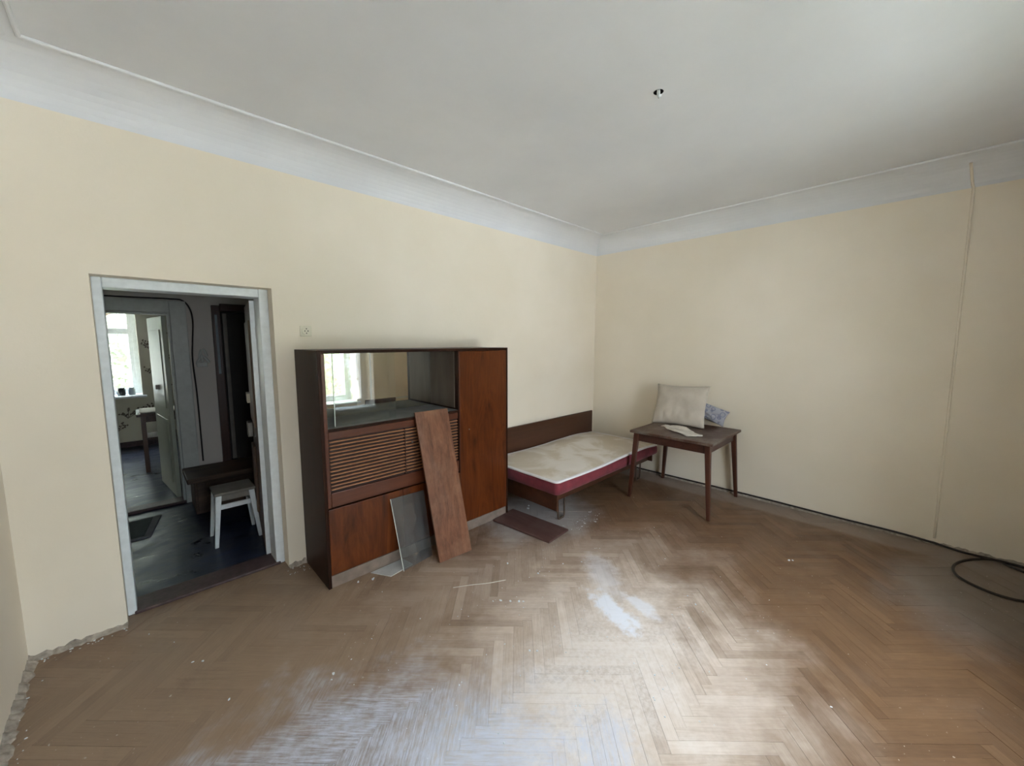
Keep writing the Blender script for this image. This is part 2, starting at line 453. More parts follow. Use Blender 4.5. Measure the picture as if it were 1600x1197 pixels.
def obj(name, bm, mats, parent=None, bevel=0.0, smooth=False, origin=None, segs=2):
    """one mesh object; verts come in world coordinates"""
    me = bpy.data.meshes.new(name)
    bmesh.ops.recalc_face_normals(bm, faces=bm.faces)
    if parent is not None:
        off = Vector(parent['_o']) if '_o' in parent else Vector((0, 0, 0))
    else:
        if origin is None:
            xs = [v.co for v in bm.verts]
            lo = Vector([min(c[i] for c in xs) for i in range(3)]); hi = Vector([max(c[i] for c in xs) for i in range(3)])
            origin = ((lo.x + hi.x) / 2, (lo.y + hi.y) / 2, lo.z)
        off = Vector(origin)
    bmesh.ops.translate(bm, verts=bm.verts, vec=-off)
    bm.to_mesh(me); bm.free()
    if not isinstance(mats, (list, tuple)):
        mats = [mats]
    for m in mats:
        me.materials.append(M[m])
    if smooth:
        for p in me.polygons:
            p.use_smooth = True
    o = bpy.data.objects.new(name, me)
    C.objects.link(o)
    if parent is not None:
        o.parent = parent
        o['_o'] = tuple(off)
    else:
        o.location = off
        o['_o'] = tuple(off)
    if bevel > 0:
        b = o.modifiers.new('bevel', 'BEVEL')
        b.width = bevel; b.segments = segs; b.limit_method = 'ANGLE'; b.angle_limit = R(40)
    return o

def thing(name, label, cat, loc, group=None, kind=None):
    o = bpy.data.objects.new(name, None)
    o.empty_display_size = 0.1
    C.objects.link(o)
    o.location = loc
    o['_o'] = tuple(loc)
    if kind:
        o['kind'] = kind
    else:
        o['label'] = label; o['category'] = cat
    if group:
        o['group'] = group
    return o

def tag(o, label, cat, group=None):
    o['label'] = label; o['category'] = cat
    if group:
        o['group'] = group
    return o

def struct(name, bm, mats, parent=None, **kw):
    o = obj(name, bm, mats, parent, **kw)
    o['kind'] = 'structure'
    return o

def boxes(*bs):
    bm = new()
    for b in bs:
        box(bm, *b)
    return bm

def part(name, mats, parent, *bs, **kw):
    return obj(name, boxes(*bs), mats, parent, **kw)

# ------------------------------------------------------------------ the room shell
YA, XB, XC, YD, ZC = 3.164, 4.719, -0.515, -0.90, 3.069
DX0, DX1, DZ = -0.137, 0.733, 2.067                    # recess of the doorway in the far wall
TOP = 3.35
struct('wall_far', boxes((XC - .3, DX0, YA, 3.44, 0, TOP), (DX1, XB + .3, YA, 3.44, 0, TOP), (DX0, DX1, YA, 3.44, DZ, TOP)), 'wall')
struct('wall_right', boxes((XB, XB + .3, YD - .65, YA, 0, TOP)), 'wall')
struct('wall_left', boxes((XC - .3, XC, YD - .65, YA, 0, TOP)), 'wall')
struct('wall_window', boxes((XC, VX0, YD - .65, YD, 0, TOP), (VX1, WX0, YD - .65, YD, 0, TOP), (WX1, XB, YD - .65, YD, 0, TOP), (WX0, WX1, YD - .65, YD, 0, WZ0), (WX0, WX1, YD - .65, YD, WZ1, TOP), (VX0, VX1, YD - .65, YD, 0, WZ0), (VX0, VX1, YD - .65, YD, WZ1, TOP)), 'wall')

# ceiling with a hook hole, coved edge and bead
HX, HY = 2.193, 1.091
bm = new()
outer = [bm.verts.new(p) for p in ((XC - .05, YD - .05, ZC), (XB + .05, YD - .05, ZC), (XB + .05, YA + .05, ZC), (XC - .05, YA + .05, ZC))]
inner = [bm.verts.new((HX + .027 * math.cos(a * math.pi / 8), HY + .027 * math.sin(a * math.pi / 8), ZC)) for a in range(16)]
es = [bm.edges.new((outer[i], outer[(i + 1) % 4])) for i in range(4)] + [bm.edges.new((inner[i], inner[(i + 1) % 16])) for i in range(16)]
bmesh.ops.triangle_fill(bm, use_beauty=True, use_dissolve=False, edges=es)
ceiling = struct('ceiling', bm, 'ceiling', origin=(0, 0, ZC))
CI, CH = 0.255, 0.198
def ring(bm, i, z):
    return [bm.verts.new(p) for p in ((XC + i, YD + i, z), (XB - i, YD + i, z), (XB - i, YA - i, z), (XC + i, YA - i, z))]
bm = new()
rs = [ring(bm, 0.0, ZC - CH - 0.0)]
for k in range(1, 11):
    t = k / 10 * math.pi / 2
    rs.append(ring(bm, max(CI * (1 - math.cos(t)), 0.002), ZC - CH + CH * math.sin(t) - 0.0015))
for A_, B_ in zip(rs, rs[1:]):
    for k in range(4):
        bm.faces.new((A_[k], A_[(k + 1) % 4], B_[(k + 1) % 4], B_[k]))
struct('trim_1', bm, 'ceiling', smooth=False, origin=(0, 0, ZC))
bm = new()
rs = []
for k in range(8):
    a = 2 * math.pi * k / 8
    rs.append(ring(bm, CI + 0.010 * math.cos(a), ZC - 0.004 + 0.010 * math.sin(a)))
for j in range(8):
    A_, B_ = rs[j], rs[(j + 1) % 8]
    for k in range(4):
        bm.faces.new((A_[k], A_[(k + 1) % 4], B_[(k + 1) % 4], B_[k]))
struct('trim_2', bm, 'ceiling', origin=(0, 0, ZC))
struct('roof_shade_block', boxes((-2.8, 5.6, -1.6, 9.4, TOP, 7.6)), 'concrete')  # roof plus added unseen storeys that shade the ground outside

# ---- floor: dark bed and herringbone staves
floor = struct('floor', boxes((XC - .05, XB + .05, YD - .05, 3.28, -0.25, -0.012)), 'subfloor', origin=(0, 0, 0))
L_, W_ = 0.440, 0.055
S2 = math.sqrt(0.5)
Y0 = 0.57
def uv2xy(u, v):
    return ((u + v) * S2, (v - u) * S2 + Y0)
cam_inv = (Matrix.Translation(cam.location) @ cam.rotation_euler.to_matrix().to_4x4()).inverted()
def frame_pos(p):
    """depth and place of a point in the 1600 x 1197 frame, 0..1"""
    q_ = cam_inv @ Vector(p)
    d = -q_.z
    if d < 1e-4:
        return -1, 0, 0
    return d, 0.5 + q_.x / d * 608.53 / 1600, 0.5 + q_.y / d * 608.53 / 1197
staves = []
for a in range(-140, 140):
    for b in range(-14, 15):
        for kind in (0, 1):
            u0 = a * W_ + b * L_; v0 = a * W_ - b * L_
            if kind == 0:
                r = (u0, u0 + L_, v0, v0 + W_)
            else:
                r = (u0 + L_, u0 + L_ + W_, v0 + W_ - L_, v0 + W_)
            cx, cy = uv2xy((r[0] + r[1]) / 2, (r[2] + r[3]) / 2)
            if not (XC - .3 < cx < XB + .3 and YD - .3 < cy < YA + .3):
                continue
            staves.append((r, kind, cx, cy))
def clip_poly(poly, x0, x1, y0, y1):
    def cl(ps, ax, lim, sgn):
        out = []
        for i in range(len(ps)):
            p, q = ps[i], ps[(i + 1) % len(ps)]
            pi_, qi = (p[ax] - lim) * sgn >= 0, (q[ax] - lim) * sgn >= 0
            if pi_:
                out.append(p)
            if pi_ != qi:
                t = (lim - p[ax]) / (q[ax] - p[ax])
                out.append((p[0] + t * (q[0] - p[0]), p[1] + t * (q[1] - p[1])))
        return out
    for ax, lim, sgn in ((0, x0, 1), (0, x1, -1), (1, y0, 1), (1, y1, -1)):
        if poly:
            poly = cl(poly, ax, lim, sgn)
    return poly
def stave_geo(bm, uvl, tl, r, kind, tint, dz, seed, rect=None):
    gap = 0.0004
    u0, u1, v0, v1 = r[0] + gap, r[1] - gap, r[2] + gap, r[3] - gap
    corners = [uv2xy(u0, v0), uv2xy(u1, v0), uv2xy(u1, v1), uv2xy(u0, v1)]
    poly = clip_poly(corners, *(rect or (XC, XB, YD, YA)))
    if len(poly) < 3:
        return False
    bot = [bm.verts.new((x, y, -0.014)) for x, y in poly]
    top = [bm.verts.new((x, y, dz)) for x, y in poly]
    n = len(poly)
    fs = [bm.faces.new(top)]
    for i in range(n):
        fs.append(bm.faces.new((bot[i], bot[(i + 1) % n], top[(i + 1) % n], top[i])))
    for f in fs:
        for lp in f.loops:
            x, y = lp.vert.co.x, lp.vert.co.y - Y0
            u, v = (x - y) * S2, (x + y) * S2
            lu, lv = (u - r[0], v - r[2]) if kind == 0 else (v - r[2], u - r[0])
            lp[uvl].uv = (lu + seed * 0.61, lv + seed * 0.37)
            lp[tl] = (tint, tint, tint, 1.0)
    return True
def stave_bm():
    bm = new()
    return bm, bm.loops.layers.uv.new('UVMap'), bm.loops.layers.float_color.new('tint')
inview = []
for s in staves:
    pz, px_, py_ = frame_pos((s[2], s[3], 0))
    vis = pz > 0 and -0.02 < px_ < 1.02 and -0.03 < py_ < 1.0
    vis = vis and not (s[3] > 2.66 and 0.85 < s[2] < 4.7) and s[3] < YA
    inview.append((0 if vis else 1, pz if pz > 0 else 99, s))
inview.sort(key=lambda t: (t[0], t[1]))
rest, ru, rt = stave_bm()
count = 0
rs_ = random.Random(3)
for vis, d, (r, kind, cx, cy) in inview:
    tint = min(1, max(0, rs_.gauss(0.5, 0.18)))
    dz = rs_.uniform(-0.0012, 0.0006); seed = rs_.uniform(0, 60)
    if vis == 0 and count < 300:
        bm, ul, tl = stave_bm()
        if stave_geo(bm, ul, tl, r, kind, tint, dz, seed):
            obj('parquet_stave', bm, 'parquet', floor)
            count += 1
        else:
            bm.free()
    else:
        stave_geo(rest, ru, rt, r, kind, tint, dz, seed)
for vis, d, (r, kind, cx, cy) in inview:            # ends of the staves inside the door recess
    if -0.45 < cx < 1.05 and YA - .3 < cy < YA + .45:
        stave_geo(rest, ru, rt, r, kind, min(1, max(0, rs_.gauss(0.5, 0.18))), -.0004, rs_.uniform(0, 60), (DX0, DX1, YA, YA + .112))
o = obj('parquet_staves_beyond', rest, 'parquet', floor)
o['kind'] = 'stuff'

# ---- ragged plaster edge at the foot of the walls
def ragged(name, pts, nrm, w, h, seed):
    """a lumpy strip of broken plaster along pts, standing out of the wall along nrm"""
    rr = random.Random(seed)
    bm = new()
    P = [Vector(p) for p in pts]
    prev = None
    tot = sum((b - a).length for a, b in zip(P, P[1:]))
    n = max(8, int(tot / 0.02))
    for i in range(n + 1):
        s = tot * i / n
        for a, b in zip(P, P[1:]):
            if s <= (b - a).length + 1e-6:
                q_ = a + (b - a).normalized() * s
                break
            s -= (b - a).length
        ww = w * rr.uniform(0.55, 1.25); hh = h * rr.uniform(0.6, 1.3)
        cur = [bm.verts.new(q_ + nrm * o_ + Vector((0, 0, z))) for o_, z in ((0, 0), (ww, 0.0), (ww * 0.75, hh * 0.35), (ww * 0.25, hh * 0.7), (0, hh))]
        if prev:
            for k in range(5):
                bm.faces.new((prev[k], prev[(k + 1) % 5], cur[(k + 1) % 5], cur[k]))
        else:
            bm.faces.new(cur)
        prev = cur
    bm.faces.new(prev[::-1])
    return struct(name, bm, 'rough_plaster')
ragged('baseboard_far', [(XC, YA, 0), (DX0, YA, 0)], Vector((0, -1, 0)), 0.026, 0.028, 1)
ragged('baseboard_left', [(XC, YA, 0), (XC, YD, 0)], Vector((1, 0, 0)), 0.034, 0.030, 2)
ragged('baseboard_right', [(XB, YA, 0), (XB, YD, 0)], Vector((-1, 0, 0)), 0.016, 0.026, 3)
ragged('baseboard_door', [(DX1, YA, 0), (0.85, YA, 0)], Vector((0, -1, 0)), 0.03, 0.03, 4)

# ---- room window behind the camera (seen in the mirror, lights the room)
def window(name, x0, x1, z0, z1, yin, ydir, split, n=2):
    """wooden window set back in the opening; ydir points outside"""
    w = thing(name, None, None, ((x0 + x1) / 2, yin + ydir * .3, z0), kind='structure')
    ya, yb = sorted((yin + ydir * .28, yin + ydir * .34))
    fr = part('window_frame', 'white_paint', w, (x0, x0 + .06, ya, yb, z0, z1), (x1 - .06, x1, ya, yb, z0, z1),
              (x0 + .06, x1 - .06, ya, yb, z0, z0 + .06), (x0 + .06, x1 - .06, ya, yb, z1 - .06, z1), bevel=.004)
    zs = z0 + (z1 - z0) * split
    wd = (x1 - x0 - .12) / n
    for i in range(n):
        a = x0 + .06 + i * wd
        for zz0, zz1 in ((z0 + .06, zs), (zs, z1 - .06)):
            s = .045
            sash = part('sash', 'white_paint', w, (a, a + s, ya + .005, yb - .005, zz0, zz1), (a + wd - s, a + wd, ya + .005, yb - .005, zz0, zz1),
                        (a + s, a + wd - s, ya + .005, yb - .005, zz0, zz0 + s), (a + s, a + wd - s, ya + .005, yb - .005, zz1 - s, zz1), bevel=.003)
            ym = (ya + yb) / 2
            part('pane', 'pane', sash, (a + s, a + wd - s, ym - .002, ym + .002, zz0 + s, zz1 - s))
    y0, y1 = sorted((yin - ydir * .05, yin + ydir * .30))
    part('window_sill', 'white_paint', w, (x0 - .05, x1 + .05, *sorted((yin - ydir * .05, yin)), z0 - .035, z0 - .001), (x0, x1, *sorted((yin, yin + ydir * .28)), z0 - .001, z0 + .008), bevel=.004)
    return w
window('window_1', WX0, WX1, WZ0, WZ1, YD, -1, 0.72)
window('window_3', VX0, VX1, WZ0, WZ1, YD, -1, 0.72)
# white framed panel, round junction box and low bench on the window wall
pn = thing('wall_panel', 'cream wall panel with thin white frame beside the window', 'panel', (3.6, YD, 0.49))
part('board', 'wall', pn, (3.20, 3.97, YD + .001, YD + .010, .60, 2.1))
part('frame', 'white_paint', pn, (3.17, 3.20, YD + .001, YD + .025, .57, 2.13), (3.97, 4.0, YD + .001, YD + .025, .57, 2.13), (3.2, 3.97, YD + .001, YD + .025, 2.1, 2.13), (3.2, 3.97, YD + .001, YD + .025, .57, .60), bevel=.003)
bn = thing('low_bench', 'low dark brown bench reflected at the bottom of the cabinet mirror', 'bench', (3.5, YD + .2, 0))
part('seat', 'bedwood', bn, (3.16, 3.86, YD + .02, YD + .22, .36, .48), bevel=.006)
for x in (3.19, 3.78):
    for y in (YD + .03, YD + .16):
        part('leg', 'bedwood', bn, (x, x + .05, y, y + .05, 0, .36), bevel=.004)

# ------------------------------------------------------------------ doorway, hall and kitchen
FY = 3.275
struct('hallway_floor', boxes((-1.7, 1.7, 3.28, 5.40, -0.25, 0.002)), 'lino')
struct('kitchen_floor', boxes((-2.3, 1.7, 5.40, 8.75, -0.25, 0.006)), 'lino')
struct('wall_hallway_end', boxes((-1.9, -1.7, 3.44, 5.25, 0, TOP)), 'hallwall')
struct('wall_hallway_side', boxes((1.7, 1.9, 3.44, 5.25, 0, TOP)), 'hallwall')
K2X0, K2X1, K2Z = -0.50, 0.30, 1.985
CLX0, CLX1 = 0.655, 1.22
struct('wall_hallway_far', boxes((-2.5, K2X0, 5.25, 5.40, 0, TOP), (K2X1, CLX0, 5.25, 5.40, 0, TOP), (CLX1, 1.9, 5.25, 5.40, 0, TOP),
                                 (K2X0, K2X1, 5.25, 5.40, K2Z, TOP), (CLX0, CLX1, 5.25, 5.40, 2.08, TOP), (CLX0, CLX1, 5.385, 5.40, 0, 2.08)), 'hallwall')
struct('wall_hallway_near', boxes((-1.9, DX0, 3.44, 3.46, 0, TOP), (DX1, 1.9, 3.44, 3.46, 0, TOP), (DX0, DX1, 3.44, 3.46, DZ, TOP)), 'hallwall')
struct('ceiling_hallway', boxes((-1.7, 1.7, 3.46, 5.25, 2.72, 2.80)), 'hallwall')
struct('wall_kitchen_left', boxes((-2.5, -2.3, 5.40, 8.7, 0, TOP)), 'kitchenwall')
struct('wall_kitchen_right', boxes((1.7, 1.9, 5.40, 8.7, 0, TOP)), 'kitchenwall')
kw = struct('wall_kitchen_window', boxes((-2.5, KX0, 8.7, 9.15, 0, TOP), (KX1, 1.9, 8.7, 9.15, 0, TOP), (KX0, KX1, 8.7, 9.15, 0, KZ0), (KX0, KX1, 8.7, 9.15, KZ1, TOP)), 'kitchenwall', origin=(0, 8.7, 0))
struct('ceiling_kitchen', boxes((-2.3, 1.7, 5.40, 8.7, 2.72, 2.80)), 'ceiling')
window('window_2', KX0, KX1, KZ0, KZ1, 8.7, 1, 0.70)
part('baseboard', 'threshold', kw, (-2.3, 1.7, 8.675, 8.70, 0, .09))
# twig print on the kitchen wallpaper
rt_ = random.Random(11)
for (tx, tz) in ((0.20, 1.66), (0.24, 1.22), (0.50, 1.44), (0.55, 1.85), (0.52, 1.0), (0.14, 0.62), (-0.12, 0.55), (0.3, 0.45), (-0.25, 0.35)):
    bm = new()
    for k in range(5):
        a = R(40 + k * 26 + rt_.uniform(-10, 10)); ln = rt_.uniform(.10, .17)
        pts = smooth_path([(tx, 8.698, tz - .08), (tx + .5 * ln * math.cos(a) + .01, 8.698, tz - .08 + .6 * ln * math.sin(a)), (tx + ln * math.cos(a), 8.698, tz - .08 + ln * math.sin(a))], 4)
        tube(bm, pts, 0.0035, 4)
        for m in range(4):
            q_ = pts[len(pts) * (m + 3) // 7 if m < 3 else -1]
            bmesh.ops.create_icosphere(bm, subdivisions=1, radius=0.014, matrix=Matrix.Translation((q_.x + rt_.uniform(-.018, .018), 8.699, q_.z + rt_.uniform(-.012, .018))) @ Matrix.Diagonal((1, .15, 1, 1)))
    obj('twig_print', bm, 'print', kw)

# main door: frame, threshold, open leaf
d1 = thing('door_1', None, None, ((DX0 + DX1) / 2, FY, 0), kind='structure')
fw = 0.058
part('frame', 'white_paint', d1, (DX0, DX0 + fw - .016, FY, 3.44, 0, DZ), (DX1 - fw, DX1, FY, 3.44, 0, DZ), (DX0 + fw - .016, DX1 - fw, FY, 3.44, DZ - fw, DZ), bevel=.006)
part('threshold', 'threshold', d1, (DX0 + .03, DX1 - .03, FY - .01, 3.46, -.005, .018), bevel=.006)
def rotz(p, piv, a):
    x, y = p[0] - piv[0], p[1] - piv[1]
    return (piv[0] + x * math.cos(a) - y * math.sin(a), piv[1] + x * math.sin(a) + y * math.cos(a), p[2])
def rbox(bm, piv, a, x0, x1, y0, y1, z0, z1):
    """box in a frame turned by a about piv (given relative to piv)"""
    for v in box(bm, piv[0] + x0, piv[0] + x1, piv[1] + y0, piv[1] + y1, z0, z1):
        v.co = rotz(v.co, piv, a)
PV = (0.690, 3.462); LA = R(-7.5)
bm = new(); rbox(bm, PV, LA, -.040, 0, 0, .70, .012, 2.0)
leaf = obj('door_leaf', bm, 'leaf_brown', d1, bevel=.003)
bm = new(); rbox(bm, PV, LA, -.0405, .0005, -.004, .0, .012, 2.0); obj('hinge_edge', bm, 'white_paint', leaf)
bm = new(); rbox(bm, PV, LA, -.062, -.040, .40, .62, .22, .80); rbox(bm, PV, LA, -.052, -.040, .10, .62, 1.02, 1.86); obj('raised_panel', bm, 'leaf_brown', leaf, bevel=.01)
bm = new(); rbox(bm, PV, LA, -.075, -.040, .50, .66, 1.17, 1.25); obj('lock_case', bm, 'plastic', leaf, bevel=.004)
bm = new(); rbox(bm, PV, LA, -.085, -.040, .55, .66, .86, .99); obj('handle_plate', bm, 'metal', leaf, bevel=.006)
for z in (.28, 1.72):
    bm = new(); tube(bm, [(DX1 - fw + .008, 3.455, z), (DX1 - fw + .008, 3.455, z + .09)], .008, 8); obj('hinge', bm, 'white_paint', d1)

# kitchen doorway casing, its open leaf, and the cable over it
d2 = thing('door_2', None, None, ((K2X0 + K2X1) / 2, 5.25, 0), kind='structure')
part('frame', 'hall_trim', d2, (K2X0 - .13, K2X0, 5.225, 5.25, 0, K2Z + .12), (K2X1, K2X1 + .13, 5.225, 5.25, 0, K2Z + .12), (K2X0, K2X1, 5.225, 5.25, K2Z, K2Z + .12),
     (K2X1 - .02, K2X1, 5.25, 5.42, 0, K2Z), (K2X0, K2X0 + .02, 5.25, 5.42, 0, K2Z), (K2X0 + .02, K2X1 - .02, 5.25, 5.42, K2Z - .02, K2Z), bevel=.006)
part('threshold', 'threshold', d2, (K2X0, K2X1, 5.24, 5.41, 0, .03), bevel=.008)
PV2 = (0.275, 5.43); LB = R(6.5)
bm = new(); rbox(bm, PV2, LB, -.035, 0, 0, .80, .02, 1.96); kl = obj('door_leaf', bm, 'kdoor', d2, bevel=.003)
for z0, z1 in ((.16, .86), (.98, 1.82)):
    bm = new(); rbox(bm, PV2, LB, -.043, -.034, .12, .68, z0, z1); obj('raised_panel', bm, 'kdoor', kl, bevel=.006)
bm = new(); rbox(bm, PV2, LB, -.075, -.035, .36, .40, 1.17, 1.22); obj('latch', bm, 'metal', kl, bevel=.008)

bm = new()
tube(bm, smooth_path([(-1.2, 5.235, 2.13), (-.156, 5.235, 2.118), (.30, 5.235, 2.122), (.41, 5.235, 2.11), (.462, 5.235, 2.03), (.478, 5.24, 1.90), (.462, 5.24, 1.70), (.450, 5.24, 1.50), (.462, 5.24, 1.10), (.465, 5.24, .42)], 6), .008, 6)
tag(obj('hall_cable', bm, 'rubber'), 'black cable running over the inner doorway and down the hallway wall', 'cable')
fl = thing('wall_ornament', 'small pale ornament on the hallway wall beside the hanging cable', 'ornament', (.53, 5.25, 1.44))
for k, (dx, dz, a) in enumerate(((-.03, .0, 60), (.0, .02, 95), (.035, .01, 125), (-.015, .07, 75), (.03, .08, 110))):
    bm = new()
    bmesh.ops.create_icosphere(bm, subdivisions=2, radius=.05, matrix=Matrix.Translation((.53 + dx, 5.238, 1.50 + dz)) @ Matrix.Rotation(-R(a), 4, 'Y') @ Matrix.Diagonal((1.0, .2, .28, 1)))
    obj('petal', bm, 'hall_trim', fl, smooth=True)
part('holder', 'hall_trim', fl, (.48, .57, 5.225, 5.25, 1.43, 1.48), bevel=.006)

# brown closet doorway at the hall's end wall
d3 = thing('door_3', None, None, ((CLX0 + CLX1) / 2, 5.25, 0), kind='structure')
part('frame', 'closet_brown', d3, (CLX0 - .02, CLX0 + .055, 5.21, 5.385, 0, 2.08), (CLX1 - .05, CLX1 + .02, 5.21, 5.385, 0, 2.08), (CLX0 + .055, CLX1 - .05, 5.21, 5.385, 2.02, 2.10), bevel=.006)
part('back_board', 'closet_dark', d3, (CLX0 + .055, CLX1 - .05, 5.37, 5.384, 0, 2.02))
part('glass_strip', 'jar_pale', d3, (CLX0 + .004, CLX0 + .026, 5.207, 5.212, 1.35, 1.98))
part('ajar_edge', 'closet_grey', d3, (.732, .772, 5.27, 5.30, .38, 2.0), bevel=.004)
part('inner_door', 'closet_dark', d3, (.772, 1.10, 5.28, 5.30, .1, 2.0), bevel=.004)
part('door_handle', 'plastic', d3, (.955, .975, 5.255, 5.28, .62, .76), bevel=.004)

# chest
ch = thing('storage_chest', 'old dark wooden chest at the end of the hallway behind the white stool', 'chest', (.72, 4.97, 0))
part('body', 'chest', ch, (.34, 1.12, 4.80, 5.19, 0, .33), bevel=.006)
part('lid', 'chest', ch, (.285, 1.17, 4.72, 5.205, .335, .385), bevel=.008)
for x in (.36, .86):
    part('batten', 'chest', ch, (x, x + .07, 4.785, 4.80, .02, .32), bevel=.004)

# white stool
st = thing('stool', 'small white stool with splayed legs standing in the hallway', 'stool', (.54, 4.04, 0))
SX, SY = .54, 4.03
part('seat', 'stool_seat', st, (SX - .145, SX + .145, SY - .135, SY + .135, .425, .450), bevel=.008)
for sx in (-1, 1):
    for sy in (-1, 1):
        bm = new()
        tx, ty = SX + sx * .115, SY + sy * .105; fx, fy = SX + sx * .155, SY + sy * .14
        h0, h1 = .013, .021
        hexa(bm, [(fx - h0, fy - h0, 0), (fx + h0, fy - h0, 0), (fx + h0, fy + h0, 0), (fx - h0, fy + h0, 0)],
             [(tx - h1, ty - h1, .425), (tx + h1, ty - h1, .425), (tx + h1, ty + h1, .425), (tx - h1, ty + h1, .425)])
        obj('leg', bm, 'white_paint', st, bevel=.003)
for sy in (-1, 1):
    y = SY + sy * .105
    part('apron', 'stool_seat', st, (SX - .10, SX + .10, y - .009, y + .009, .375, .425))
    y = SY + sy * .113
    part('rail', 'white_paint', st, (SX - .105, SX + .105, y - .009, y + .009, .305, .345), bevel=.003)
for sx in (-1, 1):
    x = SX + sx * .118
    part('rail', 'white_paint', st, (x - .009, x + .009, SY - .10, SY + .10, .305, .345), bevel=.003)

# floor mat by the inner threshold
mt = thing('floor_mat', 'dark floor mat with grey border by the inner doorway threshold', 'mat', (-.3, 4.77, .002))
bm = new(); hexa(bm, [(-.75, 4.52, .002), (.0, 4.52, .002), (.09, 5.02, .002), (-.75, 5.02, .002)], [(-.75, 4.52, .012), (.0, 4.52, .012), (.09, 5.02, .012), (-.75, 5.02, .012)])
obj('border', bm, 'mat_edge', mt)
bm = new(); hexa(bm, [(-.75, 4.555, .012), (-.04, 4.555, .012), (.03, 4.985, .012), (-.75, 4.985, .012)], [(-.75, 4.555, .016), (-.04, 4.555, .016), (.03, 4.985, .016), (-.75, 4.985, .016)])
obj('pile', bm, 'mat', mt)

# kitchen table with a folded cloth, jars on the sill
kt = thing('kitchen_table', 'dark wooden table standing in the kitchen beyond the hallway', 'table', (.36, 7.05, 0))
part('tabletop', 'kwood', kt, (-.02, .74, 6.78, 7.32, .74, .775), bevel=.005)
part('apron', 'kwood', kt, (.05, .67, 6.83, 6.85, .66, .74), (.05, .67, 7.25, 7.27, .66, .74), (.04, .06, 6.85, 7.25, .66, .74))
for x in (.02, .66):
    for y in (6.81, 7.24):
        part('leg', 'kwood', kt, (x, x + .045, y, y + .045, 0, .74), bevel=.004)
part('shelf', 'kwood', kt, (.055, .665, 6.85, 7.25, .42, .45), bevel=.004)
bm = new()
gr = {}
for i in range(11):
    for j in range(9):
        x, y = .02 + i * .06, 6.80 + j * .055
        gr[i, j] = bm.verts.new((x + random.uniform(-.008, .008), y, .788 + .010 * noise.noise((x * 9, y * 9, 0)) ))
for i in range(10):
    for j in range(8):
        bm.faces.new((gr[i, j], gr[i + 1, j], gr[i + 1, j + 1], gr[i, j + 1]))
o = obj('table_cloth', bm, 'cloth', smooth=True)
sm_ = o.modifiers.new('thickness', 'SOLIDIFY'); sm_.thickness = .006; sm_.offset = 1
tag(o, 'white cloth spread on the dark kitchen table', 'cloth')
def jar(x, y, z, r, h, m, label):
    t = thing('jar', label, 'jar', (x, y, z))
    bm = new(); lathe(bm, [(r * .9, z), (r, z + .008), (r, z + h * .75), (r * .8, z + h * .86), (r * .8, z + h * .9)], x, y); obj('body', bm, m, t, smooth=True)
    bm = new(); lathe(bm, [(r * .86, z + h * .9), (r * .86, z + h)], x, y); obj('lid', bm, m, t)
jar(-.165, 8.78, KZ0 + .009, .050, .12, 'jar', 'squat black jar on the kitchen window sill')
jar(-.045, 8.80, KZ0 + .009, .042, .115, 'jar_pale', 'pale grey jar on the kitchen window sill')
tag(part('food_carton', 'cloth', None, (.20, .34, 6.95, 7.10, .452, .60), bevel=.004), 'white carton on the lower shelf of the kitchen table', 'carton')

# ------------------------------------------------------------------ the cabinet
X0, X1, Y0c, Y1c, HZ = 0.850, 2.545, 2.672, 3.150, 1.640
cab = thing('wall_cabinet', 'dark brown polished wall cabinet with mirrored niche and slatted flap', 'cabinet', ((X0 + X1) / 2, (Y0c + Y1c) / 2, 0))
XP = 1.965                       # partition before the tall compartment
T = .022
part('side_panel', 'veneer_side', cab, (X0, X0 + T, Y0c, Y1c, 0, HZ), bevel=.002)
part('side_panel', 'veneer_side', cab, (X1 - T, X1, Y0c, Y1c, 0, HZ), bevel=.002)
part('top_panel', 'veneer_side', cab, (X0 + T, X1 - T, Y0c, Y1c, HZ - T, HZ), bevel=.002)
part('bottom_panel', 'veneer_side', cab, (X0 + T, X1 - T, Y0c + .02, Y1c - .012, .085, .10))
part('back_panel', 'slat_back', cab, (X0 + T, X1 - T, Y1c - .010, Y1c, .085, HZ - T))
part('partition', ['veneer_side'], cab, (XP, XP + .025, Y0c + .002, Y1c - .012, .10, HZ - T), bevel=.002)
part('niche_lining', 'niche_side', cab, (XP - .004, XP, Y0c + .05, Y1c - .05, 1.13, HZ - T), bevel=.001)
part('front_post', 'veneer_rail', cab, (X0 + T, X0 + T + .024, Y0c, Y0c + .05, .57, HZ - T), bevel=.004)
SZ = 1.115                       # niche shelf
part('niche_shelf', 'dusty_shelf', cab, (X0 + T, XP - .001, Y0c + .02, Y1c - .012, SZ - .018, SZ), bevel=.001)
part('shelf_edge', 'veneer_side', cab, (X0 + T + .025, XP - .001, Y0c + .004, Y0c + .02, SZ - .018, SZ - .001))
part('mirror', 'mirror', cab, (X0 + T + .001, XP - .004, 3.098, 3.102, SZ + .001, HZ - T - .001))
gl = part('sliding_glass', 'glass', cab, (.968, 1.42, Y0c + .060, Y0c + .064, SZ + .001, HZ - T - .002))
part('glass_edge', 'glass_edge', gl, (.963, .968, Y0c + .060, Y0c + .064, SZ + .001, HZ - T - .002))
